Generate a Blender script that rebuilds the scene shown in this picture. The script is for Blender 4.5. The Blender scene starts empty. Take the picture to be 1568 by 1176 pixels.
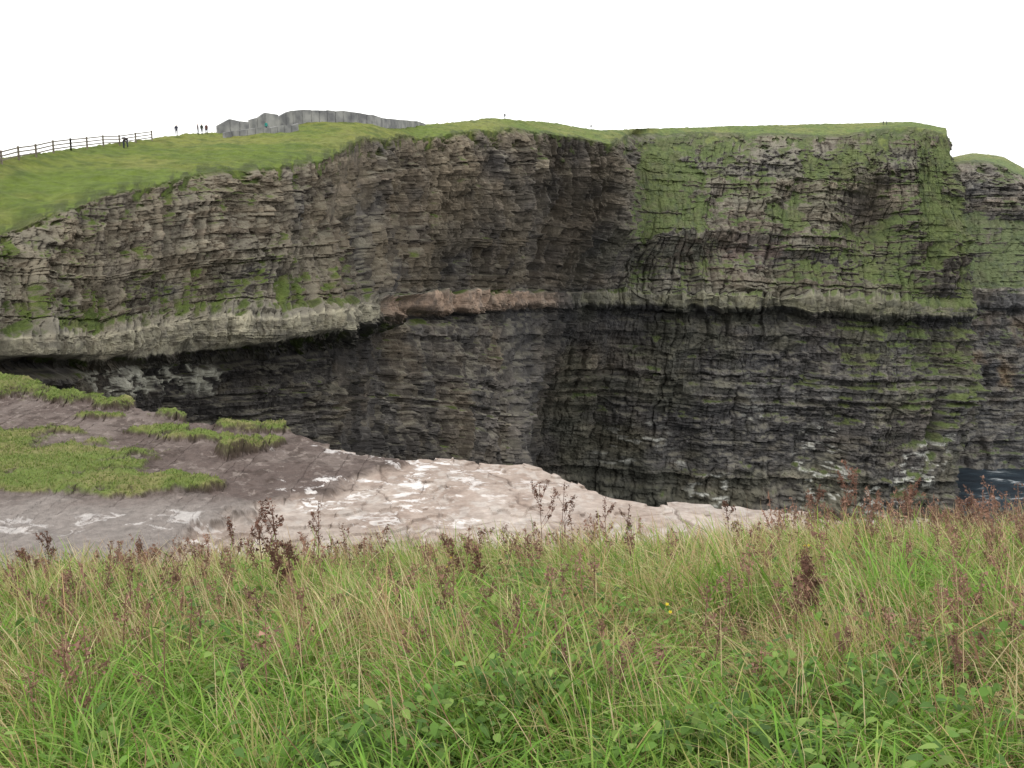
import bpy, math, numpy as np
from mathutils import Vector
rng=np.random.default_rng(7)
# ------------------------------------------------------------------ survey helpers
F=1568.0; PITCH=math.radians(9.3); SP,CP=math.sin(PITCH),math.cos(PITCH)
def bearing(px,py):
    a=(px-784)/F; b=(588-py)/F
    Y=CP+b*SP; Z=-SP+b*CP
    return a/Y, Z/Y
def at(px,py,d):
    u,v=bearing(px,py); return (u*d,d,v*d)
def onplane(px,py,z=-8.0):
    u,v=bearing(px,py); d=z/v; return u*d,d
# ------------------------------------------------------------------ noise
TAB=np.random.default_rng(3).random((64,64,64)).astype(np.float32)
def vn(x,y,z=0.0,seed=0):
    x=np.asarray(x,dtype=np.float64)+seed*17.31+500; y=np.asarray(y,dtype=np.float64)+seed*7.77+500
    x,y=np.broadcast_arrays(x,y)
    xi=np.floor(x).astype(np.int64);yi=np.floor(y).astype(np.int64)
    fx=x-xi;fy=y-yi;fx=fx*fx*(3-2*fx);fy=fy*fy*(3-2*fy)
    x0=xi&63;x1=(xi+1)&63;y0=yi&63;y1=(yi+1)&63
    if np.isscalar(z):
        T=TAB[:,:,(int(seed)*7+int(z*3))&63]
        return ((T[x0,y0]*(1-fx)+T[x1,y0]*fx)*(1-fy)+(T[x0,y1]*(1-fx)+T[x1,y1]*fx)*fy)*2-1
    z=np.asarray(z,dtype=np.float64)+seed*3.13+500; z=np.broadcast_to(z,x.shape)
    zi=np.floor(z).astype(np.int64);fz=z-zi;fz=fz*fz*(3-2*fz);z0=zi&63;z1=(zi+1)&63
    a=TAB[x0,y0,z0]*(1-fx)+TAB[x1,y0,z0]*fx
    b=TAB[x0,y1,z0]*(1-fx)+TAB[x1,y1,z0]*fx
    c=TAB[x0,y0,z1]*(1-fx)+TAB[x1,y0,z1]*fx
    d=TAB[x0,y1,z1]*(1-fx)+TAB[x1,y1,z1]*fx
    return ((a*(1-fy)+b*fy)*(1-fz)+(c*(1-fy)+d*fy)*fz)*2-1
def fbm(x,y,z=0.0,o=4,seed=0,g=0.5):
    s=0;a=1;n=0
    for i in range(o):
        s=s+a*vn(x*2.03**i,y*2.03**i,z*2**i if not np.isscalar(z) else 0.0,seed+i); n+=a; a*=g
    return s/n
def hsh(a,b=0,seed=0):
    h=np.sin(np.asarray(a)*127.1+np.asarray(b)*311.7+seed*74.7)*43758.5453
    return h-np.floor(h)
def sst(a,b,x):
    t=np.clip((x-a)/(b-a),0,1); return t*t*(3-2*t)
def gsm(A,sig,axis):
    r=int(sig*3); w=np.exp(-0.5*(np.arange(-r,r+1)/sig)**2); w/=w.sum()
    pad=[(0,0)]*A.ndim; pad[axis]=(r,r); P=np.pad(A,pad,mode='edge'); n=A.shape[axis]
    out=np.zeros_like(A)
    for k in range(2*r+1):
        sl=[slice(None)]*A.ndim; sl[axis]=slice(k,k+n); out+=w[k]*P[tuple(sl)]
    return out
def mixc(a,b,t): return a*(1-t[...,None])+np.asarray(b)*t[...,None]
# ------------------------------------------------------------------ mesh helpers
def mesh_from(name,V,quads=None,tris=None,col=None,wet=None,smooth=False):
    me=bpy.data.meshes.new(name)
    V=np.asarray(V,dtype=np.float32).reshape(-1,3)
    loops=[];starts=[];o=0
    if quads is not None and len(quads):
        q=np.asarray(quads,dtype=np.int32); loops.append(q.ravel()); starts.append(o+np.arange(len(q))*4); o+=q.size
    if tris is not None and len(tris):
        q=np.asarray(tris,dtype=np.int32); loops.append(q.ravel()); starts.append(o+np.arange(len(q))*3); o+=q.size
    loops=np.concatenate(loops); starts=np.concatenate(starts).astype(np.int32)
    me.vertices.add(len(V)); me.vertices.foreach_set("co",V.ravel())
    me.loops.add(len(loops)); me.loops.foreach_set("vertex_index",loops)
    me.polygons.add(len(starts)); me.polygons.foreach_set("loop_start",starts)
    me.update(calc_edges=True)
    me.polygons.foreach_set("use_smooth",np.full(len(me.polygons),smooth)); 
    if col is not None:
        c=np.ones((len(V),4),dtype=np.float32); c[:,:3]=np.clip(col.reshape(-1,3),0,1)
        if wet is not None: c[:,3]=wet.ravel()
        at_=me.color_attributes.new("Col","FLOAT_COLOR","POINT"); at_.data.foreach_set("color",c.ravel())
    ob=bpy.data.objects.new(name,me); bpy.context.scene.collection.objects.link(ob); return ob
def gridquads(nr,nc):
    i=np.arange(nr*nc).reshape(nr,nc)
    return np.stack([i[:-1,:-1],i[1:,:-1],i[1:,1:],i[:-1,1:]],-1).reshape(-1,4)
# ------------------------------------------------------------------ materials
def newmat(name):
    m=bpy.data.materials.new(name); m.use_nodes=True; nt=m.node_tree; nt.nodes.clear()
    out=nt.nodes.new("ShaderNodeOutputMaterial"); p=nt.nodes.new("ShaderNodeBsdfPrincipled")
    nt.links.new(p.outputs[0],out.inputs[0]); p.inputs["Specular IOR Level"].default_value=0.2
    return m,nt,p,out
def surf_mat(name,scale,lo,hi,bscale,bdist,rough=0.95,wet=False):
    m,nt,p,out=newmat(name); N=nt.nodes; L=nt.links
    a=N.new("ShaderNodeAttribute"); a.attribute_name="Col"
    tc=N.new("ShaderNodeTexCoord")
    n1=N.new("ShaderNodeTexNoise"); n1.inputs["Scale"].default_value=scale; n1.inputs["Detail"].default_value=9; n1.inputs["Roughness"].default_value=0.72
    L.new(tc.outputs["Object"],n1.inputs["Vector"])
    mr=N.new("ShaderNodeMapRange"); mr.inputs[1].default_value=0.3; mr.inputs[2].default_value=0.7; mr.inputs[3].default_value=lo; mr.inputs[4].default_value=hi
    L.new(n1.outputs[0],mr.inputs[0])
    mx=N.new("ShaderNodeVectorMath"); mx.operation='SCALE'; L.new(a.outputs["Color"],mx.inputs[0]); L.new(mr.outputs[0],mx.inputs["Scale"])
    L.new(mx.outputs[0],p.inputs["Base Color"])
    n2=N.new("ShaderNodeTexNoise"); n2.inputs["Scale"].default_value=bscale; n2.inputs["Detail"].default_value=8; n2.inputs["Roughness"].default_value=0.7
    L.new(tc.outputs["Object"],n2.inputs["Vector"])
    bp=N.new("ShaderNodeBump"); bp.inputs["Strength"].default_value=0.9; bp.inputs["Distance"].default_value=bdist
    L.new(n2.outputs[0],bp.inputs["Height"]); 
    if wet:
        r=N.new("ShaderNodeMapRange"); r.inputs[3].default_value=rough; r.inputs[4].default_value=0.15; L.new(a.outputs["Alpha"],r.inputs[0]); L.new(r.outputs[0],p.inputs["Roughness"])
        s=N.new("ShaderNodeMapRange"); s.inputs[3].default_value=0.9; s.inputs[4].default_value=0.05; L.new(a.outputs["Alpha"],s.inputs[0]); L.new(s.outputs[0],bp.inputs["Strength"])
    else: p.inputs["Roughness"].default_value=rough
    L.new(bp.outputs[0],p.inputs["Normal"])
    return m
def blade_mat(name,tr=0.35,rough=0.5):
    m,nt,p,out=newmat(name); N=nt.nodes; L=nt.links
    a=N.new("ShaderNodeAttribute"); a.attribute_name="Col"; L.new(a.outputs["Color"],p.inputs["Base Color"]); p.inputs["Roughness"].default_value=rough
    t=N.new("ShaderNodeBsdfTranslucent"); L.new(a.outputs["Color"],t.inputs[0]); mx=N.new("ShaderNodeMixShader"); mx.inputs[0].default_value=tr
    L.new(p.outputs[0],mx.inputs[1]); L.new(t.outputs[0],mx.inputs[2]); L.new(mx.outputs[0],out.inputs[0]); return m
def noise_mat(name,c1,c2,scale,rough=0.8):
    m,nt,p,out=newmat(name); N=nt.nodes; L=nt.links
    tc=N.new("ShaderNodeTexCoord"); n=N.new("ShaderNodeTexNoise"); n.inputs["Scale"].default_value=scale; n.inputs["Detail"].default_value=6
    L.new(tc.outputs["Object"],n.inputs["Vector"]); r=N.new("ShaderNodeValToRGB")
    r.color_ramp.elements[0].position=.35; r.color_ramp.elements[0].color=(*c1,1); r.color_ramp.elements[1].position=.65; r.color_ramp.elements[1].color=(*c2,1)
    L.new(n.outputs[0],r.inputs[0]); L.new(r.outputs[0],p.inputs["Base Color"]); p.inputs["Roughness"].default_value=rough; return m
M_CLIFF=surf_mat("cliff_rock_and_turf",0.7,0.64,1.34,1.2,0.4)
M_GROUND=surf_mat("ledge_and_turf",3.5,0.70,1.28,9.0,0.06,wet=True)
# ------------------------------------------------------------------ cliffs
LT=np.cumsum(np.concatenate([[-180],np.exp(np.random.default_rng(11).normal(0.15,0.8,500))]))
LF=np.cumsum(np.concatenate([[-180],np.exp(np.random.default_rng(12).normal(-.45,0.6,900))]))
NL=len(LT); lr=np.random.default_rng(5)
LOFF=lr.normal(0,1,NL+2); LBR=lr.random(NL+2); LBW=lr.uniform(1.5,8,NL+2); LSH=lr.uniform(0,50,NL+2)
SUB=[40,110,155,155,28,42,28,130,130,50]
def pillars(Sb,h,bed,wid,seed,gp=.5):
    """jointed columns: flat faces of different setback, broken at thick beds"""
    B=np.floor(h/bed+.45*vn(Sb/9,0*h,0.,seed)); w=wid*(.6+.9*hsh(B,1,seed))
    q=(Sb+.12*wid*vn(h/2.2,Sb/2.5,0.,seed+1))/w+hsh(B,2,seed)*20; c=np.floor(q); f=q-c
    s=.25+.5*hsh(B,c,seed+3); c=c*2+(f>s); f=np.where(f>s,(f-s)/(1-s),f/s)
    off=hsh(B,c,seed+5)-.5; tilt=(hsh(B,c,seed+6)-.5)*(f-.5); gap=-gp*np.exp(-np.minimum(f,1-f)*10)
    return off+tilt*1.1+gap, hsh(B,c,seed+7)
def build_cliff(name,ST,far=0.0,paint=None,shape=None,colscale=1.45,kmul=1.0):
    ns=len(ST); K=np.zeros((ns,11,3))
    for i,s in enumerate(ST):
        pts=[at(*q) for q in s]   # B C D E F G H I1 I
        B=pts[0]; A=(B[0]*2.2,B[1]*2.2,B[2]-5)
        I=pts[-1]; J=(I[0]*.985,I[1]*.985,-124.0)
        K[i]=np.array([A]+pts+[J])
    cp=[0.0]
    for i in range(ns-1):
        d=abs(ST[i+1][3][0]-ST[i][3][0])+0.15*abs(ST[i+1][3][2]-ST[i][3][2]); n=max(24,int(d*0.65*colscale))
        cp+=list(i+np.arange(1,n+1)/n)
    cp=np.array(cp); nc=len(cp)
    rp=[0.0]
    for i,n in enumerate(SUB): rp+=list(i+np.arange(1,n+1)/n)
    rp=np.array(rp); nr=len(rp)
    ci=np.minimum(cp.astype(int),ns-2); cf=(cp-ci)[:,None,None]
    KC=K[ci]*(1-cf)+K[ci+1]*cf
    KC=gsm(KC,4,0)
    ri=np.minimum(rp.astype(int),9); rf=(rp-ri)[:,None,None]
    KR=KC.transpose(1,0,2); P=KR[ri]*(1-rf)+KR[ri+1]*rf
    P=gsm(P,1.4,0)
    lip=KR[5]
    depth=lip[:,1]
    kk=np.clip(depth/200*kmul,.36,1.7)
    ds=np.r_[0,np.hypot(np.diff(lip[:,0]),np.diff(lip[:,1]))]; Sk=np.cumsum(ds/kk)[None,:]
    R=rp[:,None]+0*cp[None,:]; C=cp[None,:]+0*R
    h=(P[...,2]-lip[None,:,2])/kk[None,:]
    h=h+0.9*vn(Sk/25,0*h,0.0,2)+0.22*vn(Sk/6,h/8,0.,9)
    Sb=np.broadcast_to(Sk,h.shape)
    du=np.gradient(P,axis=1); dv=np.gradient(P,axis=0); n=np.cross(dv,du); n/=np.linalg.norm(n,axis=-1,keepdims=True)+1e-9
    flip=np.where((n[...,1]*-1+n[...,2]*0.3)<0,-1,1); n*=flip[...,None]
    nh=n.copy(); nh[...,2]*=0.25*sst(2.2,3,R)
    nh/=np.linalg.norm(nh,axis=-1,keepdims=True)+1e-9
    nh=gsm(gsm(nh,8,1),8,0)
    rn=fbm(Sb/3,R*9,0.,5,21,.6); rim=2+.03+np.where(rn>0,.60*rn,.08*rn)
    rock=sst(rim-.03,rim+.06,R)
    L=np.clip(np.searchsorted(LT,h),0,NL); 
    Sw=Sb+.45*fbm(Sb/3,h/3,0.,3,31)
    bid=np.floor((Sw+LSH[L])/LBW[L]); blk=hsh(L,bid,1)
    L3=np.searchsorted(LF,h+.15*vn(Sb/1.5,h,0.,33)); w3=1.0+2.8*hsh(L3,1,8); b3=hsh(L3,np.floor(Sw/w3+hsh(L3,2,8)*9),4); o3=hsh(L3,5,9)
    upper=sst(-0.5,2.5,h)
    big=fbm(Sb/32,h/45,0.,3,41)*3.2
    butt=(0.5-np.abs(fbm(Sb/11+0.4*vn(h/9,Sb/9),h/60,0.,3,51)))*5.0
    pA,cA=pillars(Sw,h,10,6.5,61); pB,cB=pillars(Sw,h,4.2,2.6,66,.35)
    ero=fbm(Sb/5,h/3.0,0.,5,71,0.6)*1.6
    corner=sst(7,9,C)*(1-sst(12.4,12.8,C))
    lstr=.6+.4*sst(-.3,.3,fbm(Sb/10,h/8,0.,3,78))-.2*upper*corner
    lam=(LOFF[L]*0.48+ (blk-.5)*1.9*(0.55+0.45*vn(Sb/14,h/14,0.,77)))*lstr + (b3-.5)*0.6+(o3-.5)*.85*lstr
    pil=(pA*2.1+pB*1.0)*(.55+.45*upper*np.maximum(corner,.45))
    lipz=np.exp(-((R-5.6)/0.75)**2)
    env=dict(R=R,C=C,h=h,S=Sb,rock=rock,L=L,LBR=LBR,blk=blk,upper=upper,o3=o3,b3=b3)
    gp,extra=shape(env) if shape else (0*h,0*h)
    disp=(big+butt*.75+pil*(1-.5*lipz)*(1.5-.7*lstr)+ero*(1-.7*lipz)+lam*(1-.5*lipz)+(cB-.5)*1.3*lipz)
    disp=disp*(1-.5*gp)+extra
    disp=disp*rock*(.3+.7*sst(0,.45,R-rim))*kk[None,:]
    gz=(fbm(P[...,0]/14,P[...,1]/14,0.,5,81)*1.1*np.sqrt(kk)[None,:])*(1-rock)*sst(0.9,1.3,R)
    gz+=fbm(P[...,0]/1.5,P[...,1]/1.5,0.,3,82)*.30*(1-rock)
    Q=P+nh*disp[...,None]; Q[...,2]+=gz + rock*fbm(Sb/2,h/2,0.,3,83)*.2*kk
    du=np.gradient(Q,axis=1); dv=np.gradient(Q,axis=0); m=np.cross(dv,du); m/=np.linalg.norm(m,axis=-1,keepdims=True)+1e-9
    up=np.where((m*n).sum(-1)<0,-m[...,2],m[...,2])
    up=gsm(gsm(up,1.2,0),1.2,1)
    x=Q[...,0]; y=Q[...,1]; z=Q[...,2]
    brn=np.array([.112,.090,.066]); gry=np.array([.078,.071,.066]); tan=np.array([.19,.165,.12]); drk=np.array([.027,.025,.025])
    t=sst(-.35,.45,fbm(Sb/14,h/10,0.,4,91)+0.25*(upper*2-1))
    col=gry[None,None]*(1-t[...,None])+brn*t[...,None]
    col=mixc(col,tan,0.5*sst(.1,.55,fbm(Sb/6,h/2.4,0.,5,95,.6)))
    col=col*(0.66+0.68*LBR[L]*lstr+.34*(1-lstr))[...,None]*(0.76+0.48*blk)[...,None]*(0.88+0.24*cB)[...,None]*(.90+.20*cA)[...,None]*(.66+.50*o3+.18*b3)[...,None]
    stre=sst(.1,.6,fbm(Sb/1.4,h/14,0.,4,101)); col=mixc(col,drk,.28*stre)
    sh=sst(.2,.55,vn(h/4,Sb/60,0.,103)); col=mixc(col,drk*1.4,.5*sh)
    bl=sst(.0,.5,fbm(Sb/9,h/7,0.,5,105,.6)); col=mixc(col,drk*1.6,.4*bl)
    lt=sst(.3,.75,fbm(Sb/1.8,h/.7,0.,4,111)); col=col*(1+.8*lt)[...,None]
    col=mixc(col,[.26,.24,.185],.52*sst(.3,.75,up)*rock)     # paler where rock faces up, on bench tops
    env['up']=up
    gw=np.full(h.shape,-.35)
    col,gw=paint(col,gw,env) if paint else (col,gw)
    gn=fbm(Sb/5,h/4,0.,6,121,.65)
    g=sst(.45,.72,up*.85+gn*.75+gw+.08+.62*gp)*rock
    g=np.maximum(g,1-rock)
    t1=sst(-.3,.4,fbm(x/16,y/22,0.,6,131,.6)); t2=sst(.0,.5,fbm(x/3,y/3,z/3,4,133)); t3=sst(.0,.45,fbm(x/7,y/12,0.,6,135,.65)); t4=sst(.05,.5,fbm(x/1.2,y/2.2,0.,4,136,.6))
    G=mixc(np.array([.105,.145,.026])[None,None]*np.ones(h.shape+(1,)),[.155,.17,.040],t1); G=mixc(G,[.068,.10,.022],.7*t2); G=mixc(G,[.19,.185,.062],.45*t3*(1-rock)); G=mixc(G,[.06,.085,.022],.45*t4*(1-rock))
    G=mixc(G,[.068,.092,.021],.75*rock); G=mixc(G,[.095,.09,.04],.5*rock*sst(-.1,.4,fbm(Sb/3,h/2,0.,5,137,.6))); G=mixc(G,[.03,.042,.014],.5*rock*sst(.05,.45,fbm(Sb/1.3,h/1.3,0.,4,139,.6)))
    rb=np.exp(-((R-rim+.05)/.09)**2)*(1-rock); G=mixc(G,[.045,.055,.02],.75*rb)
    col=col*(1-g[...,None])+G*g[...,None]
    hz=np.clip((Q[...,1]-180)/2200,0,.10)+far  # aerial haze painted into the vertex colour, growing with distance
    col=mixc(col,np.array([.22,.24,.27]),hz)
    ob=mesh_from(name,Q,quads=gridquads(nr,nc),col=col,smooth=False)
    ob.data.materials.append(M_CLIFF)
    top=Q[rp<=2.0].reshape(-1,3)
    return ob,top
def S(*r):
    r=list(r)
    if len(r)==8:
        h,i=r[6],r[7]; r=r[:7]+[((h[0]+i[0])/2,(h[1]+i[1])/2,(h[2]+i[2])/2)]+[i]
    return r
ST=[
 S((-420,285,62),(-420,425,42),(-420,480,41),(-420,550,38),(-420,565,36),(-420,585,36),(-420,600,39),(-420,700,39)),
 S((-200,263,78),(-200,405,54),(-200,465,52),(-200,530,48),(-200,545,46),(-200,565,46),(-200,590,50),(-200,700,50)),
 S((0,240,100),(0,355,73),(0,430,68),(0,498,63.5),(0,524,60.2),(0,551,60.2),(0,574,62.5),(0,660,64)),
 S((150,222,130),(150,300,84),(150,400,80),(150,490,75),(150,517,71.2),(150,551,71.2),(150,572,74),(150,680,74)),
 S((290,204,165),(290,268,102),(290,370,95),(285,464,89),(285,492,84.5),(285,538,84.5),(285,558,89),(290,690,89)),
 S((320,203,170),(320,264,105),(320,370,98),(325,462,93),(325,489,87.5),(325,538,87.5),(325,560,93),(325,690,92)),
 S((420,195,185),(420,256,120),(415,360,113),(420,468,100),(425,493,91.5),(425,524,91.5),(420,548,101),(420,690,99)),
 S((500,183,200),(500,242,137),(500,340,131),(515,459,119),(528,478,110.5),(528,506,110.5),(520,534,124),(520,700,121)),
 S((560,184,215),(554,213,169),(548,330,165),(562,451,146),(572,460,142),(572,486,142),(558,514,157),(566,700,152)),
 S((640,192,250),(640,208,217),(635,330,213),(630,450,204),(630,455,201),(630,474,201),(630,487,206),(650,700,198)),
 S((745,181,300),(752,197,245),(745,330,243),(725,446,241),(728,451,239),(728,467,239),(730,480,242),(742,710,222)),
 S((830,185,330),(835,200,292),(830,330,298),(800,443,291),(800,449,288.5),(800,464,288.5),(800,478,292),(790,640,258),(797,720,248)),
 S((915,200,370),(938,218,308),(930,330,325),(870,445,345),(870,450,345),(870,462,345),(870,478,350),(820,600,360),(806,720,362)),
 S((980,197,420),(968,206,420),(985,330,390),(945,443,367),(945,450,362.5),(945,462,362.5),(945,475,367),(900,730,368)),
 S((1100,193,450),(1100,203,430),(1095,330,394),(1100,448,368),(1100,454,361),(1100,467,361),(1100,480,367),(1075,740,360)),
 S((1280,189,455),(1280,205,424),(1280,330,399),(1280,455,377),(1280,460,370),(1280,473,370),(1280,485,376),(1275,750,362)),
 S((1395,186,450),(1400,196,414),(1400,330,394),(1400,460,381),(1400,466,374),(1400,479,374),(1400,492,379),(1390,600,372),(1380,770,362)),
 S((1450,197,430),(1452,204,402),(1466,330,394),(1484,462,385),(1488,468,380.5),(1488,482,380.5),(1486,495,384),(1502,590,378),(1452,775,366)),
 S((1442,202,450),(1442,209,440),(1446,330,440),(1462,462,430),(1462,468,430),(1462,482,430),(1462,495,430),(1470,590,420),(1435,770,410)),
 S((1370,210,520),(1370,215,510),(1370,330,520),(1370,462,500),(1370,468,500),(1370,482,500),(1370,495,500),(1370,590,490),(1370,720,480)),
]
def G2(e,c,r,sc,sr): return np.exp(-((e['C']-c)/sc)**2-((e['R']-r)/sr)**2)
def shape_main(e):
    R,C,h,Sx=e['R'],e['C'],e['h'],e['S']
    right=sst(12.5,12.7,C)
    n=fbm(Sx/9,h/6,0.,6,221,.65)
    bias=.07+.50*G2(e,13.25,2.9,.55,.6)+.26*G2(e,14.2,2.4,.6,.22)+.18*G2(e,14.9,2.9,.5,.5)+.36*G2(e,16.5,3.0,.45,.7)-.5*G2(e,15.5,3.1,.3,.4)-.42*G2(e,14.0,3.55,.6,.3)-.25*G2(e,14.2,2.8,.4,.18)-.25*G2(e,15.4,2.3,.5,.2)
    gp=right*sst(.0,.28,n+bias-.12)*sst(2.04,2.2,R)*(1-sst(3.7,4.1,R+.5*n))
    gp=np.maximum(gp,.8*sst(15.5,16.2,C)*(1-sst(17,17.4,C))*sst(3.2,3.6,R)*(1-sst(4.9,5.3,R))*sst(-.15,.25,n))
    left=1-sst(7.6,8.2,C)
    gl=left*sst(3.35,3.7,R+.35*n)*(1-sst(4.45,4.75,R))*sst(-.25,.25,n+.2*sst(5,6.5,C))
    gp=np.maximum(gp,gl*.5)
    ex=-10*G2(e,15.45,3.05,.28,.42)+3.5*G2(e,15.4,2.55,.4,.18)-5*G2(e,14.0,3.45,.35,.22)-1.5*G2(e,13.3,3.75,.5,.2)+4*G2(e,13.6,3.35,.5,.2)+4*G2(e,16.6,3.2,.35,.6)
    ex+= -5*G2(e,16.45,8.35,.10,.25)-4*G2(e,7.0,7.4,.25,.35)-3*G2(e,14.9,8.6,.2,.5)+3.5*G2(e,15.5,8,.4,.9)
    ex+= -3.5*G2(e,8.5,7.6,.25,1.2)+3*G2(e,9.3,8.4,.3,1.)-3*G2(e,11.9,3,.12,1.0)
    ex+= 2.5*G2(e,8.0,3,.2,1.2)-3*G2(e,8.6,3,.25,1.2)-3.5*G2(e,9.4,4.0,.35,.45)
    return gp,ex
def paint_main(col,gw,e):
    R,C,h,Sx,up,rock,L=e['R'],e['C'],e['h'],e['S'],e['up'],e['rock'],e['L']
    left=1-sst(7.9,8.4,C); right=sst(11.6,12.6,C)
    nz=fbm(Sx/2.5,h/1.5,0.,5,201,.65)
    wob=.2*fbm(Sx/1.5,h,0.,4,202,.6)
    lipm=sst(4.8,5.0,R+wob)*(1-sst(5.98,6.12,R))
    col=mixc(col,[.40,.37,.27],lipm*left*(.35+.5*sst(-.35,.25,nz))*(.65+.35*e['blk']))
    col=mixc(col,[.15,.13,.10],lipm*left*.5*sst(.1,.4,fbm(Sx/.9,h/.4,0.,4,203,.6)))
    midb=sst(8,8.5,C)*(1-sst(11,12,C))
    col=mixc(col,[.37,.265,.195],sst(4.6,4.85,R+wob)*(1-sst(6.3,6.8,R+1.5*wob))*midb*(.35+.5*sst(-.35,.25,nz)))
    col=mixc(col,[.27,.255,.165],sst(4.6,4.9,R+wob)*(1-sst(6,6.25,R))*right*(.25+.5*sst(-.2,.4,nz)))
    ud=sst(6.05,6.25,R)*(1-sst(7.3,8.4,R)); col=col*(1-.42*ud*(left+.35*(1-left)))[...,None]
    warm=e['upper']*sst(1,3,C)*(1-sst(12.3,12.7,C)); col=mixc(col,[.185,.152,.105],warm*.40*sst(-.4,.35,fbm(Sx/9,h/7,0.,4,207)))
    pal=sst(8.6,9.8,C)*(1-sst(11.3,11.6,C))*sst(7.4,8.6,R); col=mixc(col,[.27,.235,.205],pal*(.12+.5*e['LBR'][L])*sst(-.5,.2,fbm(Sx/4,h/4,0.,4,208)))
    gul=sst(11.3,11.6,C)*(1-sst(12.4,12.9,C))*sst(6.5,7.2,R); col=col*(1-.3*gul)[...,None]
    pb=left*sst(6.75,6.95,R)*(1-sst(7.5,7.8,R))*sst(2.6,3.0,C)*(1-sst(4.6,5.2,C)); col=mixc(col,[.46,.45,.38],pb*.85*sst(.32,.48,e['b3']*.5+e['blk']*.5)*sst(-.35,.05,nz))
    low=sst(7.5,9.0,R)
    olive=right*sst(-.3,.3,fbm(Sx/8,h/6,0.,4,215)); col=mixc(col,[.085,.085,.042],.36*olive)
    rb=right*G2(e,14.1,3.55,.7,.35)*sst(-.3,.3,nz); col=mixc(col,[.14,.09,.07],.6*rb)
    gu=right*low*sst(12.8,13.6,C)*(1-sst(16.8,17,C))*sst(.12,.38,fbm(Sx/2.2,h*1.5,0.,3,211))*sst(-.05,.3,fbm(Sx/12,h/10,0.,2,212))
    col=mixc(col,[.60,.60,.55],gu*.85)
    gw=gw+.25*right*(1-sst(3.6,4.4,R))
    gw=gw+.20*right*sst(4.0,4.6,R)*(1-.4*sst(8,9,R))
    gw=gw+.30*right*sst(14.3,16.3,C)*(1-sst(8.3,9.3,R))
    gw=gw-.25*lipm*left
    gw=gw+.10*midb
    gw=gw+.14*left*(1-sst(2.2,3,R))
    return col,gw
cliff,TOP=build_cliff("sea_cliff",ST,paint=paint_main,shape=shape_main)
DT=[]
for px,t in ((1330,275),(1400,268),(1455,248),(1490,241),(1535,246),(1572,266),(1640,300),(1800,330),(2100,350)):
    k=0 if px<1500 else (px-1500)*0.05
    DT.append(S((px,t-7,540),(px,t+5,496+k),(px+4,t+85,486+k),(px,440,462+k),(px,450,460+k),(px,462,460+k),(px,475,461+k),(px,590,456+k),(px,705,444+k)))
def shape_far(e):
    R,h,Sx=e['R'],e['h'],e['S']
    n=fbm(Sx/10,h/8,0.,5,311,.6); gp=sst(2.8,3.05,R+.2*n)*(1-sst(3.9,4.3,R+.3*n)); return .95*gp,0*h
def paint_far(col,gw,e):
    R,h,Sx=e['R'],e['h'],e['S']
    col=mixc(col,[.25,.16,.07],.6*sst(6.8,7.5,R)*(1-sst(8,8.6,R))*sst(0,.5,fbm(Sx/6,h/6,0.,3,301)))
    return col,gw+.2
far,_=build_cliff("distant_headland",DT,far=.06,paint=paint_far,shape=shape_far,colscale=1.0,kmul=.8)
TOPk=TOP[(TOP[:,1]<520)]
def top_z(x,y):
    d=(TOPk[:,0]-x)**2+(TOPk[:,1]-y)**2; i=np.argpartition(d,6)[:6]; return float(TOPk[i,2].mean())
# ------------------------------------------------------------------ sea
n=220
gx=np.concatenate([-np.geomspace(20000,600,20),np.linspace(-500,700,n),np.geomspace(800,20000,20)])
gy=np.concatenate([[-2000,-500],np.linspace(-100,900,n),np.geomspace(1000,30000,24)])
XX,YY=np.meshgrid(gx,gy); ZZ=-110+fbm(XX/22,YY/14,0.,4,401)*1.6
sea=mesh_from("sea",np.stack([XX,YY,ZZ],-1),quads=gridquads(len(gy),len(gx))[:,::-1],smooth=True)
m,nt,p,out=newmat("sea_water"); N=nt.nodes; L_=nt.links
tc=N.new("ShaderNodeTexCoord"); mp=N.new("ShaderNodeMapping"); mp.inputs["Scale"].default_value=(.05,.11,.1); L_.new(tc.outputs["Object"],mp.inputs[0])
nn=N.new("ShaderNodeTexNoise"); nn.inputs["Scale"].default_value=1.0; nn.inputs["Detail"].default_value=8; nn.inputs["Roughness"].default_value=.65; L_.new(mp.outputs[0],nn.inputs["Vector"])
rr=N.new("ShaderNodeValToRGB"); cr=rr.color_ramp; cr.elements[0].position=.45; cr.elements[0].color=(.018,.026,.036,1); cr.elements[1].position=.58; cr.elements[1].color=(.035,.052,.068,1); e=cr.elements.new(.64); e.color=(.45,.48,.5,1)
L_.new(nn.outputs[0],rr.inputs[0]); L_.new(rr.outputs[0],p.inputs["Base Color"]); p.inputs["Roughness"].default_value=.4
bb=N.new("ShaderNodeBump"); bb.inputs["Distance"].default_value=2; L_.new(nn.outputs[0],bb.inputs["Height"]); L_.new(bb.outputs[0],p.inputs["Normal"])
sea.data.materials.append(m)
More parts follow.
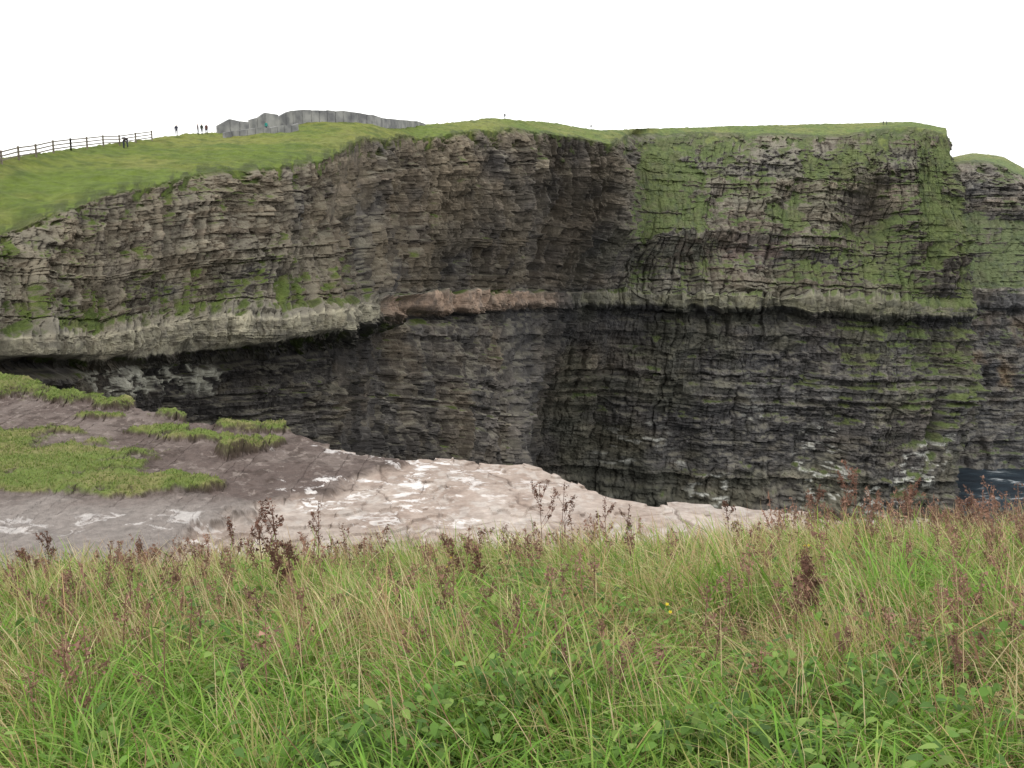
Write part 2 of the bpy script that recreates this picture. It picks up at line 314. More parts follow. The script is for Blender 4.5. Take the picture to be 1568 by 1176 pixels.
# ------------------------------------------------------------------ near ground: hill + ledge
EP=np.array([(-75,66),(-30,50)]+[onplane(*q) for q in ((0,605),(100,619),(230,641),(335,661),(410,660),(490,688),(640,700),(800,711),(862,735),(900,752),(990,768),(1110,776),(1330,797))]+[(14,24.5),(22,22),(60,14)])
def yedge(x): return np.interp(x,EP[:,0],EP[:,1])+.55*fbm(x/1.3,0*x,0.,4,501)+.35*np.round(2*vn(x/.9,0*x,0.,502))
def hill(x,y):
    yp=np.maximum(y,0)
    return -1.6-.05*yp-.015*yp**2-.02*np.minimum(y,0)*-1+.045*x+.10*fbm(x/1.6,y/1.6,0.,4,511)
BX=np.array([24,26.5,29,30.5,32.3,34.6,40]); BV=np.array([-8.5,-7.6,-5.2,-4.6,-3.4,-6.6,-4])
TUFT=[(20,612,100,13,.30),(130,625,75,9,.28),(185,632,40,9,.28),(285,650,50,7,.26),(372,668,46,7,.26),(440,666,40,5,.22),(300,686,70,6,.22),(372,702,36,9,.42),(250,677,50,5,.2),(240,762,100,12,.22),(1050,764,42,4,.08),(940,750,26,3,.08),(420,690,20,4,.22),(60,760,120,14,.15),(150,655,40,3,.15)]
def blob(x,y,cx,cy,rx,ry,s):
    X0,Y0=onplane(cx,cy); ex=rx*Y0/1568; ey=ry*Y0*Y0/(8*1568)
    d=np.hypot((x-X0)/ex,(y-Y0)/ey)+.75*fbm(x/.8,y/.8,0.,5,s,.65)
    return d
def masks(x,y):
    bx=np.interp(y,BX,BV)+1.1*fbm(x/1.2,y/1.2,0.,5,521,.6)
    soil=1-sst(-.3,.3,x-bx)
    g=np.zeros_like(x); hg=np.zeros_like(x)
    for i,(cx,cy,rx,ry,hh) in enumerate(TUFT):
        d=blob(x,y,cx,cy,rx,ry,530+i); k=1-sst(.84,1.02,d); g=np.maximum(g,k); hg=np.maximum(hg,hh*(1-sst(.72,1.16,d)))
    for (cx,cy,rx,ry) in ((60,722,150,34),(190,752,110,20),(-60,705,160,38)):
        d=blob(x,y,cx,cy,rx,ry,560); k=1-sst(.75,1.05,d); g=np.maximum(g,k); hg=np.maximum(hg,.14*k)
    return soil,g,hg
def crack(x,y,a,w,s):
    c,sn=math.cos(a),math.sin(a); q=(x*c+y*sn)/w+.16*fbm(x/1.5,y/1.5,0.,4,s); f=q-np.floor(q); return np.minimum(f,1-f)*w,np.floor(q)
def ledge(x,y,full=False):
    soil,g,hg=masks(x,y)
    c1,i1=crack(x,y,.25,3.6,571); c2,i2=crack(x,y,1.75,4.2,572)
    pl=hsh(i1,i2,3)
    cr=np.maximum(1-sst(.012,.05,c1),1-sst(.012,.05,c2))
    zz=-8+.10*fbm(x/3,y/3,0.,3,573)+.06*np.round(3*fbm(x/2.2,y/3.4,0.,4,574))*(1-soil)+(pl-.5)*.06*(1-soil)-.04*cr*(1-soil)
    zz=zz+soil*(.18+.16*fbm(x/1.0,y/1.0,0.,6,575,.65)+.02*np.maximum(-x-6,0)) +hg*(1+.6*fbm(x/.5,y/.5,0.,4,577,.6))
    if full: return zz,soil,g,cr,pl
    return zz
xs=np.concatenate([np.linspace(-75,-27,70)[:-1],np.linspace(-27,12,1000),np.linspace(12,60,110)[1:]])
ye=yedge(xs)
Y1=np.linspace(-40,1,25)[:-1]; Y2=np.linspace(1,14,130)[:-1]; tt=np.r_[np.linspace(0,.3,30)[:-1],np.linspace(.3,1,500)]
rows=[np.full_like(xs,v) for v in Y1]+[np.full_like(xs,v) for v in Y2]+[14+(ye-14)*q for q in tt]
GY=np.array(rows); GX=np.broadcast_to(xs,GY.shape).copy()
zz,soil,g,crk,pl=ledge(GX,GY,True); hz=hill(GX,GY); GZ=np.maximum(hz,zz)
onh=sst(-.1,.15,hz-zz)
nd=110; dz=np.geomspace(.05,108,nd); ez=GZ[-1]
DX=np.broadcast_to(xs,(nd,len(xs))); HH=ez[None]-dz[:,None]
lay=np.floor(dz[:,None]/.3+0*DX); DY=GY[-1][None]+.25*(hsh(lay,np.floor(DX/1.1+hsh(lay)*5),2)-.6)*np.minimum(1,dz[:,None]/.15)+.5*fbm(DX/2,dz[:,None]/2,0.,3,581)*np.minimum(dz[:,None],1)-1.0*sst(.3,2.5,dz)[:,None]
AX=np.vstack([GX,DX]);AY=np.vstack([GY,DY]);AZ=np.vstack([GZ,HH])
sh=AX.shape
col=np.ones(GX.shape+(3,))*np.array([.31,.25,.215]); 
col=mixc(col,[.385,.33,.295],sst(-.2,.5,fbm(GX/1.8,GY/2.4,0.,5,591)))
col=mixc(col,[.235,.178,.148],.65*sst(-.05,.45,fbm(GX/.7,GY/1.0,0.,5,592,.65)))
col=mixc(col,[.47,.43,.40],.5*sst(.1,.4,fbm(GX/.4,GY/.7,0.,5,588,.65)))
col=col*(.88+.24*pl)[...,None]; col=mixc(col,[.13,.10,.085],.65*crk*(sst(-.3,.3,fbm(GX/1.5,GY/1.5,0.,2,593))))
sc=np.ones(GX.shape+(3,))*np.array([.105,.080,.072]); sc=mixc(sc,[.155,.125,.113],sst(-.2,.4,fbm(GX/1.6,GY/2.4,0.,5,594,.6))); sc=mixc(sc,[.055,.040,.034],.7*sst(.0,.35,fbm(GX/.5,GY/.6,0.,5,595,.65)))
sc=mixc(sc,[.25,.21,.19],.6*sst(.25,.45,fbm(GX/.25,GY/.3,0.,4,590,.65)))
dp=1-sst(26.0,28.5,GY+.9*fbm(GX,GY,0.,4,596)); sc=mixc(sc,[.25,.225,.21],.7*dp)
col=col*(1-soil[...,None])+sc*soil[...,None]
def pblob(cx,cy,rx,ry,s): return 1-sst(.95,1.2,blob(GX,GY,cx,cy,rx,ry,s)*.8+.25)
pud=np.zeros_like(GX)
for i,(cx,cy,rx,ry,st) in enumerate(((570,698,90,7,.8),(650,712,55,11,1),(520,752,75,11,1),(560,748,60,9,1),(632,770,28,24,1),(636,795,40,14,.9),(690,745,55,11,.9),(690,800,45,10,.8),(500,775,35,12,1),(760,770,50,6,.6),(210,812,130,10,.5),(30,820,90,11,.5),(720,722,55,6,.8),(680,765,24,14,.9),(590,800,45,8,.7),(820,742,45,5,.6),(640,735,50,10,.9),(360,830,70,8,.6),(800,800,60,6,.4))):
    pud=np.maximum(pud,st*pblob(cx,cy,rx*1.2,ry*1.2,600+i))
brk=sst(.10,.20,fbm(GX/.55+.5*vn(GX/.3,GY/.3,0.,641),GY/.5,0.,6,642,.75))
pud*=(1-g)*brk
col=mixc(col,[.60,.57,.56],.8*pud)  # puddles: white sky reflection partly painted into their base colour
gr=np.ones(GX.shape+(3,))*np.array([.12,.16,.04]); gr=mixc(gr,[.18,.175,.07],sst(-.2,.4,fbm(GX/1.2,GY/1.2,0.,4,597)))
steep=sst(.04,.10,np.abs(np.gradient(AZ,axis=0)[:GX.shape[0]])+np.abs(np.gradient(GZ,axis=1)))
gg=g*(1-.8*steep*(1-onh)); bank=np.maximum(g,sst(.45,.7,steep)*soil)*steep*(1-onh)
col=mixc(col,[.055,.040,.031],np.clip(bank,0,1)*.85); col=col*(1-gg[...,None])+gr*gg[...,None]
hc=np.ones(GX.shape+(3,))*np.array([.06,.065,.025]); col=col*(1-onh[...,None])+hc*onh[...,None]
dc=np.ones(DX.shape+(3,))*np.array([.15,.12,.10])*(.55+.8*hsh(lay,0,6))[...,None]
wet=np.vstack([pud*(1-onh),np.zeros(DX.shape)])
gro=mesh_from("ground",np.stack([AX,AY,AZ],-1),quads=gridquads(*sh)[:,::-1],col=np.vstack([col,dc]),wet=wet,smooth=False)
gro.data.materials.append(M_GROUND)
# ------------------------------------------------------------------ grass blades
def blades(name,P,H,W,ang,lean,droop,c0,c1,mat,levels=(0,.38,.72,1.0)):
    n=len(P); dx=np.cos(ang);dy=np.sin(ang)
    wa=rng.uniform(0,np.pi,n); wx=np.cos(wa); wy=np.sin(wa)
    V=[];C=[]
    for k,tv in enumerate(levels):
        off=H*(lean*tv+droop*tv*tv); cz=H*(tv-.45*droop*tv*tv*tv)
        cx=P[:,0]+dx*off; cy=P[:,1]+dy*off; cz=P[:,2]+cz
        w=W*(1-.15*tv) if tv<.6 else W*.7
        cc=c0*(1-tv)+c1*tv
        if tv<1:
            V.append(np.stack([cx-wx*w/2,cy-wy*w/2,cz],-1)); V.append(np.stack([cx+wx*w/2,cy+wy*w/2,cz],-1)); C+= [cc,cc]
        else: V.append(np.stack([cx,cy,cz],-1)); C.append(cc)
    m=len(V); V=np.stack(V,1).reshape(-1,3); C=np.stack(C,1).reshape(-1,3)
    b=(np.arange(n)*m)[:,None]; q=[]
    for k in range(len(levels)-2): q.append(b+np.array([2*k,2*k+1,2*k+3,2*k+2]))
    q=np.concatenate(q); k=len(levels)-2; tr=b+np.array([2*k,2*k+1,2*k+2])
    ob=mesh_from(name,V,quads=q,tris=tr,col=C,smooth=True); ob.data.materials.append(mat); return ob
M_BL=blade_mat("grass_blades",.4)
def scatter(n,y0,y1,pw=1.0,spread=.62,extra=1.6):
    y=y0+(y1-y0)*rng.random(n)**pw; x=(rng.random(n)*2-1)*(spread*y+extra); return x,y
def pick(cols,idx): return np.asarray(cols)[idx]
def U(px,Y): return ((px-784)/1568*Y/.95,Y)
def hue_fields(x,y):
    return .25+.95*fbm(x/1.0,y/1.0,0.,4,702)+.12*sst(3.8,5.5,y)+.5*sst(1.3,2.2,x)*(1-sst(3.2,4.2,y))-.20*(1-sst(3.2,4.6,y))*(1-sst(1.0,1.6,np.abs(x-.1)))
n=330000
x,y=scatter(n,1.3,14.5,1.15)
cl=fbm(x/.35,y/.35,0.,3,701); keep=rng.random(n)<np.clip(.7+cl*1.2,.06,1); x,y=x[keep],y[keep]; n=len(x)
z=hill(x,y)-.02
dry=hue_fields(x,y)
isdry=rng.random(n)<np.clip(dry,.08,.85)
GR=np.array([(.12,.22,.032),(.16,.28,.045),(.21,.31,.06),(.10,.17,.03),(.26,.33,.085)])
DR=np.array([(.50,.41,.21),(.44,.31,.16),(.60,.52,.30),(.30,.19,.11),(.38,.37,.15)])
c0=np.where(isdry[:,None],pick(DR,rng.integers(0,5,n)),pick(GR,rng.integers(0,5,n)))
c0=c0*rng.uniform(.75,1.3,(n,1))
tip=np.where(isdry[:,None],c0*1.15,np.where((rng.random(n)<.2)[:,None],np.array([.42,.36,.15]),c0*1.25))
H=rng.gamma(6,.043,n)*(1+.85*fbm(x/.7,y/.7,0.,3,703))*np.where(isdry,1.1,.9); H=np.clip(H,.06,.60)*np.where(y<2.2,.8,1)
ang=math.radians(200)+rng.normal(0,1.3,n)+1.8*fbm(x/.6,y/.6,0.,2,704)
blades("meadow_grass",np.stack([x,y,z],-1),H,rng.uniform(.0028,.0078,n)*np.where(isdry,.6,1)*(1+.05*y),ang,rng.uniform(.0,.4,n),rng.gamma(2,.3,n).clip(0,1.6),c0*.8,tip,M_BL,levels=(0,.3,.58,.82,1.0))
def tuss(name,spots,nb,h,w,cols):
    P=[];A=[];HH_=[];CC=[]
    for (X,Y,s) in spots:
        r=np.abs(rng.normal(0,.09*s,nb)); a=rng.uniform(0,2*np.pi,nb); P.append(np.stack([X+r*np.cos(a),Y+r*np.sin(a),hill(X+r*np.cos(a),Y+r*np.sin(a))],-1)); A.append(a+rng.normal(0,.4,nb)); HH_.append(h*s*rng.uniform(.6,1.15,nb)); CC.append(pick(cols,rng.integers(0,len(cols),nb))*rng.uniform(.8,1.2,(nb,1)))
    P=np.concatenate(P);A=np.concatenate(A);H=np.concatenate(HH_);C=np.concatenate(CC);n=len(P)
    return blades(name,P,H,w*rng.uniform(.7,1.3,n),A,rng.uniform(.05,.4,n),rng.uniform(.3,1.3,n),C*.8,C*1.15,M_BL,levels=(0,.2,.4,.6,.8,1.0))
sp=[(*U(1370,5.2),1.3),(*U(1340,5.5),1.15),(*U(1400,5.6),1.1),(*U(1330,3.6),.9),(*U(760,3.4),.9),(*U(660,4),.9),(*U(1540,4.8),1.1),(*U(880,3.6),.9),(*U(250,3.1),.9),(*U(360,2.9),.8),(*U(600,2.9),.8),(*U(900,2.9),.8),(*U(1050,3.0),.8),(*U(700,2.8),.8)]+[(*U(rng.uniform(-50,1600),rng.uniform(2.4,9)),rng.uniform(.5,.95)) for _ in range(190)]
tuss("tussock_grass",sp,60,.42,.009,[(.14,.29,.035),(.19,.35,.05),(.12,.23,.03),(.25,.36,.08)])
n=17000; x,y=scatter(n,3.0,13,.85); k=rng.random(n)<np.clip(.35+1.5*fbm(x/1.0,y/1.0,0.,3,711)+.3*sst(2,5,x),.03,1); x,y=x[k],y[k]; n=len(x)
c=pick([(.54,.43,.26),(.46,.32,.19),(.62,.52,.32),(.28,.16,.10)],rng.integers(0,4,n))
blades("bent_grass",np.stack([x,y,hill(x,y)],-1),rng.uniform(.25,.62,n),rng.uniform(.003,.005,n),rng.normal(3.4,.8,n),rng.uniform(0,.3,n),rng.uniform(0,.4,n),c,c*1.1,M_BL)
n=240000; x=rng.uniform(-27,10,n); y=rng.uniform(24,48,n); so,g_,hg_=masks(x,y); k=(g_>.5)&(y<yedge(x)-.1); x,y=x[k],y[k]; n=len(x)
c=pick([(.13,.19,.04),(.18,.22,.055),(.24,.235,.10),(.09,.13,.032)],rng.integers(0,4,n))*rng.uniform(.8,1.2,(n,1))
blades("ledge_turf",np.stack([x,y,ledge(x,y)-.01],-1),rng.uniform(.03,.11,n)*(1+.6*fbm(x/.6,y/.6,0.,2,720)),rng.uniform(.012,.03,n),rng.uniform(0,6.28,n),rng.uniform(0,.5,n),rng.uniform(0,.6,n),c,c*1.15,M_BL)
# ------------------------------------------------------------------ broad-leaved herbs
def herbs(name,patches,cols,mat,size=(.012,.031)):
    V=[];T=[];C=[];o=0
    for (X,Y,rx,ry,nl,hh) in patches:
        x=X+rng.normal(0,rx,nl); y=Y+rng.normal(0,ry,nl); z=hill(x,y)+rng.uniform(.15,1,nl)**.7*hh*(1+.5*vn(x/.2,y/.2,0.,801))
        a=rng.uniform(0,6.28,nl); L=rng.uniform(*size,nl); W=L*rng.uniform(.42,.66,nl); tl=rng.uniform(-.7,.45,nl); rl=rng.normal(0,.35,nl)
        d=np.stack([np.cos(a)*np.cos(tl),np.sin(a)*np.cos(tl),np.sin(tl)],-1); s=np.stack([-np.sin(a),np.cos(a),rl],-1)
        b=np.stack([x,y,z],-1); up=np.array([0,0,1.])
        vs=[b]
        for f,wd in ((.25,.85),(.55,1.0),(.82,.55)):
            cpt=b+d*(2*L*f)[:,None]+up*(-.5*L*f*f)[:,None]
            vs+= [cpt-s*(W*wd)[:,None]+up*(.25*W*wd)[:,None], cpt, cpt+s*(W*wd)[:,None]+up*(.25*W*wd)[:,None]]
        vs.append(b+d*(2*L)[:,None]+up*(-.6*L)[:,None])
        m=len(vs); V.append(np.stack(vs,1).reshape(-1,3)); base=(o+np.arange(nl)*m)[:,None]
        tr=[(0,1,2),(0,2,3),(7,10,8),(8,10,9)]
        for j in (1,4): tr+= [(j,j+3,j+1),(j+1,j+3,j+4),(j+1,j+4,j+2),(j+2,j+4,j+5)]
        for q in tr: T.append(base+np.array(q))
        c=pick(cols,rng.integers(0,len(cols),nl))*rng.uniform(.7,1.25,(nl,1)); C.append(np.repeat(c,m,0)); o+=nl*m
    ob=mesh_from(name,np.concatenate(V),tris=np.concatenate(T),col=np.concatenate(C),smooth=True); ob.data.materials.append(mat); return ob
M_LF=blade_mat("herb_leaves",.3,.7)
pt=[(*U(810,3.6),.17,.13,440,.29),(*U(700,3.25),.14,.10,200,.22),(*U(870,3.8),.16,.12,220,.29),(*U(1150,3.2),.22,.14,560,.24),(*U(1060,3.3),.14,.12,240,.24),(*U(1280,3.5),.16,.12,240,.25),(*U(560,3.2),.14,.11,120,.2),(*U(1180,3.8),.2,.13,240,.27),(*U(950,3.1),.14,.1,120,.2),(*U(1400,3.9),.16,.13,140,.27)]
pt+=[(*U(rng.uniform(0,1568),rng.uniform(2.7,7.5)),.12,.11,60,.26) for _ in range(80)]
herbs("broad_leaved_herbs",pt,[(.11,.205,.04),(.14,.25,.05),(.085,.16,.04),(.19,.28,.07)],M_LF)
# ------------------------------------------------------------------ seed-head stalks
M_SEED=blade_mat("dead_seed_heads",.1,.8)
def stalk_obj(name,spots,tint):
    V=[];T=[];C=[];o=0
    for (X,Y,h,nb,bushy) in spots:
        z0=float(hill(np.array([X]),np.array([Y]))[0])-.02; ln=rng.normal(0,.14,2)
        def stem(p0,p1,r,c):
            nonlocal o
            p0=np.array(p0);p1=np.array(p1); mid=(p0+p1)/2+rng.normal(0,.012,3); pp=[p0,mid,p1]
            vs=[]
            for i,q in enumerate(pp):
                rr_=r*(1-.35*i/2)
                for a in (0,2.09,4.19): vs.append(q+np.array([math.cos(a)*rr_,math.sin(a)*rr_,0]))
            V.append(np.array(vs)); 
            for i in (0,3):
                for a in range(3):
                    b=(a+1)%3; T.append([o+i+a,o+i+b,o+i+3+b]); T.append([o+i+a,o+i+3+b,o+i+3+a])
            C.append(np.tile(c,(9,1))); o+=9
        def seeds(p,q,n,rad,c):
            nonlocal o
            t_=rng.random(n)[:,None]; ctr=np.array(p)*(1-t_)+np.array(q)*t_+rng.normal(0,rad,(n,3)); s=rng.uniform(.003,.007,n)[:,None]*(1+.06*Y)
            tri=[ctr+rng.normal(0,1,(n,3))*s for _ in range(3)]
            V.append(np.stack(tri,1).reshape(-1,3)); idx=(o+np.arange(n)*3)[:,None]+np.array([0,1,2]); T.extend(idx.tolist())
            C.append(np.repeat(np.array(c)*rng.uniform(.6,1.5,(n,1)),3,0)); o+=3*n
        top=np.array([X+ln[0]*h,Y+ln[1]*h,z0+h]); base=np.array([X,Y,z0]); sc=np.array(tint)*rng.uniform(.8,1.3)
        stem(base,top,.003*(1+.04*Y),sc*1.2); seeds(base*.35+top*.65,top,int(50*bushy)+15,.012,sc)
        for k in range(nb):
            f=rng.uniform(.35,.85); p=base*(1-f)+top*f; a=rng.uniform(0,6.28); l=h*rng.uniform(.18,.38); e_=p+np.array([math.cos(a)*l*.45,math.sin(a)*l*.45,l*.8])
            stem(p,e_,.002*(1+.04*Y),sc*1.2); seeds(p*.5+e_*.5,e_,int(40*bushy),.010,sc)
    ob=mesh_from(name,np.concatenate(V),tris=np.array(T),col=np.concatenate(C)); ob.data.materials.append(M_SEED); return ob
DK=(.13,.068,.05)
for spots in ([(430,6.2,.75,9),(455,6.0,.5,7),(410,6.4,.65,6),(440,6.1,.45,9)],[(700,6.8,.5,5),(730,6.6,.42,6)],[(832,9.2,.95,6),(862,9.4,.85,5)],[(1240,5.0,.48,12),(1225,5.1,.38,9)],[(1262,9.8,.95,7),(1300,9.9,.9,6),(1238,9.6,.75,6)],[(1350,9.6,.75,6),(1385,9.8,.75,6),(1475,9.3,.65,5)],[(80,8.5,.6,5),(60,8.2,.5,6)],[(370,9,.7,5),(490,9.2,.8,4),(240,9,.55,5)],[(925,9.6,.7,4),(955,9.8,.65,3),(1120,9.8,.65,4)]):
    stalk_obj("dock_plant",[(*U(px,Y),h,nb,1.3) for px,Y,h,nb in spots],DK)
sp=[]
for _ in range(760):
    px=rng.uniform(-60,1640); Y=rng.uniform(3.6,11.5)
    if rng.random()>.30+.35*(.5+.5*math.sin(px/95.))+.5*(px>1150)+.25*(px<550 and Y>6): continue
    sp.append((*U(px,Y),rng.uniform(.24,.54)+(.18 if px>1180 and Y>7.5 else 0),rng.integers(1,5),.6))
stalk_obj("dead_flower_stalks",sp,(.20,.115,.085))
pts=[U(1030,4.6),U(1310,7.5),U(690,6.8),U(1240,6.5)]
V=[];T=[];C=[];o=0
for X,Y in pts:
    for j in range(2):
        x0=X+rng.normal(0,.04);y0=Y+rng.normal(0,.04);z0=float(hill(np.array([x0]),np.array([y0]))[0])+rng.uniform(.26,.36)
        V.append((x0,y0,z0));C.append((.45,.33,.02)); 
        for a in range(10):
            r=.011 if a%2 else .006; V.append((x0+r*math.cos(a*.628),y0+r*math.sin(a*.628)*.8,z0+r*.6*math.sin(a*.628)+.003)); C.append((.6,.5,.05)); T.append((o,o+1+a,o+1+(a+1)%10))
        o+=11
fl=mesh_from("yellow_wildflowers",np.array(V),tris=np.array(T),col=np.array(C)); fl.data.materials.append(M_SEED)
# ------------------------------------------------------------------ fence
def box(V,Q,a,b,w,h):
    a=np.array(a,float);b=np.array(b,float); d=b-a; 
    if abs(d[2])>np.hypot(d[0],d[1])*3: s=np.array([w/2,0,0]);u=np.array([0,h/2,0])
    else:
        s=np.array([-d[1],d[0],0]);s/=np.linalg.norm(s);s*=w/2;u=np.array([0,0,h/2])
    o=len(V)
    for p in (a,b): V.extend([p-s-u,p+s-u,p+s+u,p-s+u])
    Q.extend([(o,o+3,o+2,o+1),(o+4,o+5,o+6,o+7),(o,o+1,o+5,o+4),(o+1,o+2,o+6,o+5),(o+2,o+3,o+7,o+6),(o+3,o,o+4,o+7)])
V=[];Q=[]
fp=[]
line=[(-330,66),(-200,76),(0,97),(60,108),(130,122),(235,145)]
lx=[p[0] for p in line]; ly=[p[1] for p in line]
for px in np.r_[np.arange(-330,0,40),np.arange(0,110,27),np.arange(108,240,25)]:
    d=np.interp(px,lx,ly); X=(px-784)/1568*d/1.025; fp.append((X,d,top_z(X,d)))
for p in fp: box(V,Q,(p[0],p[1],p[2]-.3),(p[0],p[1],p[2]+1.35),.15,.15)
for a,b in zip(fp[:-1],fp[1:]):
    for hh in (.42,.8,1.18): box(V,Q,(a[0],a[1]-.1,a[2]+hh),(b[0],b[1]-.1,b[2]+hh),.05,.12)
fence=mesh_from("wooden_fence",np.array(V),quads=np.array(Q)); fence.data.materials.append(noise_mat("weathered_timber",(.12,.10,.08),(.20,.175,.14),3))
# ------------------------------------------------------------------ stone slab wall
V=[];Q=[]
def wall(run):
    pts=[]
    for (a,b) in zip(run[:-1],run[1:]):
        k=max(1,int(abs(b[0]-a[0])/11))
        for i in range(k):
            t_=i/k; pts.append(((a[0]*(1-t_)+b[0]*t_),a[1]*(1-t_)+b[1]*t_,a[2]*(1-t_)+b[2]*t_))
    pts.append(run[-1]); W=[]
    for px,d,hh in pts:
        X=(px-784)/1568*d/1.03; W.append((X,d,top_z(X,d),hh))
    for a,b in zip(W[:-1],W[1:]):
        g_=.12; off=rng.uniform(-.05,.05); A=np.array(a[:2]);B=np.array(b[:2]); dd=(B-A)/np.linalg.norm(B-A); A2=A+dd*g_; s=np.array([-dd[1],dd[0]])*.18
        z0=min(a[2],b[2])-1.0; ta=a[2]+a[3]+off; tb=b[2]+b[3]+off; o=len(V)
        for P_,tz in ((A2,ta),(B,tb)): V.extend([(*(P_-s),z0),(*(P_+s),z0),(*(P_+s),tz),(*(P_-s),tz)])
        Q.extend([(o,o+3,o+2,o+1),(o+4,o+5,o+6,o+7),(o,o+1,o+5,o+4),(o+1,o+2,o+6,o+5),(o+2,o+3,o+7,o+6),(o+3,o,o+4,o+7)])
wall([(330,168,1.2),(350,170,2.2),(380,172,1.9)])
wall([(380,176,1.7),(404,180,2.6),(425,182,2.3)])
wall([(425,186,2.0),(447,190,2.8),(475,194,2.2),(512,198,2.1),(560,205,1.9),(605,220,1.8),(625,232,1.4),(650,246,.6)])
wall([(340,160,.8),(400,168,1.0),(455,176,1.2)])
wl=mesh_from("stone_slab_wall",np.array(V),quads=np.array(Q)); wl.data.materials.append(noise_mat("liscannor_flagstone",(.15,.15,.16),(.33,.325,.32),.5))
# ------------------------------------------------------------------ people
def person(px,d,jacket,pose="stand",turn=0):
    X=(px-784)/1568*d/1.027; z=top_z(X,d)
    J={"pelvis":(0,0,.95),"waist":(0,0,1.1),"chest":(0,0,1.32),"neck":(0,0,1.48),"head0":(0,-.01,1.56),"head1":(0,-.02,1.66)}
    if pose=="bend":
        J.update({"waist":(0,-.12,1.06),"chest":(0,-.34,1.14),"neck":(0,-.48,1.17),"head0":(0,-.55,1.16),"head1":(0,-.64,1.15)})
    st=.16 if pose=="walk" else .02
    ch=np.array(J["chest"])
    V=[];E=[];Rr=[]
    def add(p,r): V.append(tuple(p));Rr.append(r);return len(V)-1
    pe=add(J["pelvis"],.17);wa=add(J["waist"],.16);c_=add(J["chest"],.19);ne=add(J["neck"],.07);h0=add(J["head0"],.095);h1=add(J["head1"],.11)
    E+=[(pe,wa),(wa,c_),(c_,ne),(ne,h0),(h0,h1)]
    for s in (-1,1):
        hp=add((s*.1,0,.88),.10);kn=add((s*.11,-.03+s*st*.6,.5),.075);an=add((s*.11,s*st*1.3+.02,.09),.055);to=add((s*.12,s*st*1.3-.14,.04),.04)
        E+=[(pe,hp),(hp,kn),(kn,an),(an,to)]
        shd=add(ch+np.array([s*.19,0,.07]),.07)
        if pose=="bend": el=add(ch+np.array([s*.2,-.05,-.24]),.05);ha=add(ch+np.array([s*.12,-.12,-.5]),.035)
        else: el=add(ch+np.array([s*.25,.03-s*st*.5,-.22]),.055);ha=add(ch+np.array([s*.24,-.08-s*st,-.47]),.038)
        E+=[(c_,shd),(shd,el),(el,ha)]
        fi=add(np.array(V[ha])+np.array([0,-.03,-.08]),.022); E.append((ha,fi))
    me=bpy.data.meshes.new("person"); me.from_pydata(V,E,[]); ob=bpy.data.objects.new("person",me); bpy.context.scene.collection.objects.link(ob)
    md=ob.modifiers.new("Skin","SKIN"); sv=me.skin_vertices[0].data
    for i,r in enumerate(Rr): sv[i].radius=(r,r*.85)
    sv[0].use_root=True
    ob.modifiers.new("Sub","SUBSURF").levels=1; ob.modifiers["Sub"].render_levels=1
    ob.location=(X,d,z-.02); ob.rotation_euler=(0,0,turn)
    m,nt,p,out=newmat("person_clothes"); N=nt.nodes; L=nt.links; tc=N.new("ShaderNodeTexCoord"); sx=N.new("ShaderNodeSeparateXYZ"); L.new(tc.outputs["Object"],sx.inputs[0])
    mr=N.new("ShaderNodeMath"); mr.operation='DIVIDE'; mr.inputs[1].default_value=1.8; L.new(sx.outputs[2],mr.inputs[0])
    r=N.new("ShaderNodeValToRGB"); r.color_ramp.interpolation='CONSTANT'; el=r.color_ramp.elements
    el[0].color=(.02,.02,.02,1); el[1].position=.055; el[1].color=(.03,.035,.055,1)
    for pos,c in ((.49,jacket),(.825,(.5,.32,.24)),(.925,(.05,.03,.02))):
        if pose=="bend" and pos>.6: continue
        e_=el.new(pos); e_.color=(*c,1)
    L.new(mr.outputs[0],r.inputs[0]); L.new(r.outputs[0],p.inputs["Base Color"]); me.materials.append(m)
    return ob
person(188,131,(.05,.04,.04),"bend",turn=1.4); person(194,132,(.04,.04,.05),"bend",turn=-1.2)
person(270,158,(.03,.03,.05),"walk",turn=.4); person(303,163,(.06,.03,.03),"stand",turn=2); person(309,164,(.03,.04,.03),"walk",turn=1); person(316,165,(.08,.03,.025),"stand",turn=3)
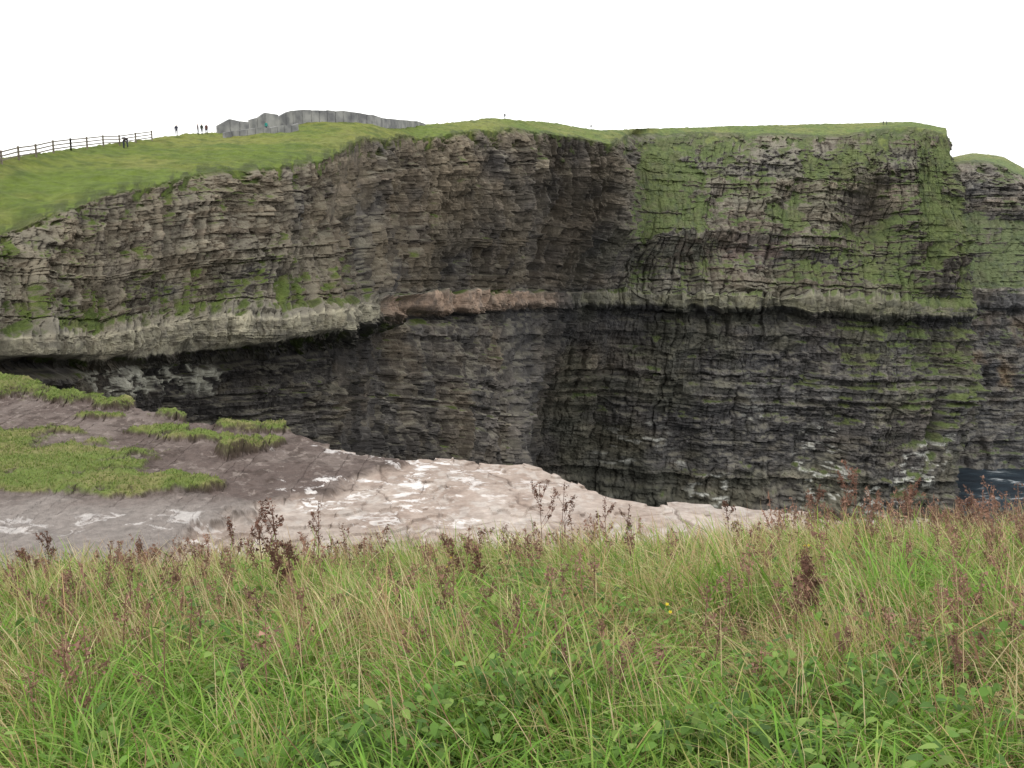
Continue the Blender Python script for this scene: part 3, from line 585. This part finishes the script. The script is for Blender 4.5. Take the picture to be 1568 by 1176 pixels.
person(408,176,(.03,.25,.22),"walk",turn=1); person(514,199.5,(.5,.04,.03),"stand",turn=.5); person(519,201,(.45,.06,.05),"stand")
person(773,300,(.05,.05,.06),"stand"); person(905,362,(.04,.04,.05),"walk"); person(1352,432,(.04,.04,.05),"stand"); person(1357,433,(.2,.2,.22),"walk")
# ------------------------------------------------------------------ light, sky, camera
w=bpy.data.worlds.new("World"); bpy.context.scene.world=w; w.use_nodes=True; nt=w.node_tree; nt.nodes.clear()
o_=nt.nodes.new("ShaderNodeOutputWorld"); bg=nt.nodes.new("ShaderNodeBackground"); bg.inputs[1].default_value=.15
sk=nt.nodes.new("ShaderNodeTexSky"); sk.sky_type='NISHITA'; sk.sun_disc=False; sk.sun_elevation=math.radians(48); sk.sun_rotation=math.radians(215); sk.dust_density=4
hs=nt.nodes.new("ShaderNodeHueSaturation"); hs.inputs["Saturation"].default_value=.25; nt.links.new(sk.outputs[0],hs.inputs["Color"])
mx=nt.nodes.new("ShaderNodeMixRGB"); mx.inputs[0].default_value=.8; mx.inputs[2].default_value=(12.9,12.9,12.6,1); nt.links.new(hs.outputs[0],mx.inputs[1])
nt.links.new(mx.outputs[0],bg.inputs[0]); nt.links.new(bg.outputs[0],o_.inputs[0])
sl=bpy.data.lights.new("sun","SUN"); sl.energy=1.0; sl.angle=math.radians(25); sl.color=(1,.95,.87); so_=bpy.data.objects.new("sun",sl); bpy.context.scene.collection.objects.link(so_)
dirv=Vector((math.sin(math.radians(215))*math.cos(math.radians(48)),math.cos(math.radians(215))*math.cos(math.radians(48)),math.sin(math.radians(48))))
so_.rotation_euler=dirv.to_track_quat('Z','Y').to_euler()
cam=bpy.data.cameras.new("camera"); co=bpy.data.objects.new("camera",cam); bpy.context.scene.collection.objects.link(co)
cam.sensor_width=36; cam.lens=36; cam.clip_start=.1; cam.clip_end=60000; co.location=(0,0,0); co.rotation_euler=(math.radians(90)-PITCH,0,0)
sc_=bpy.context.scene; sc_.camera=co; sc_.view_settings.view_transform='Standard'; sc_.view_settings.look='None'; sc_.view_settings.exposure=0
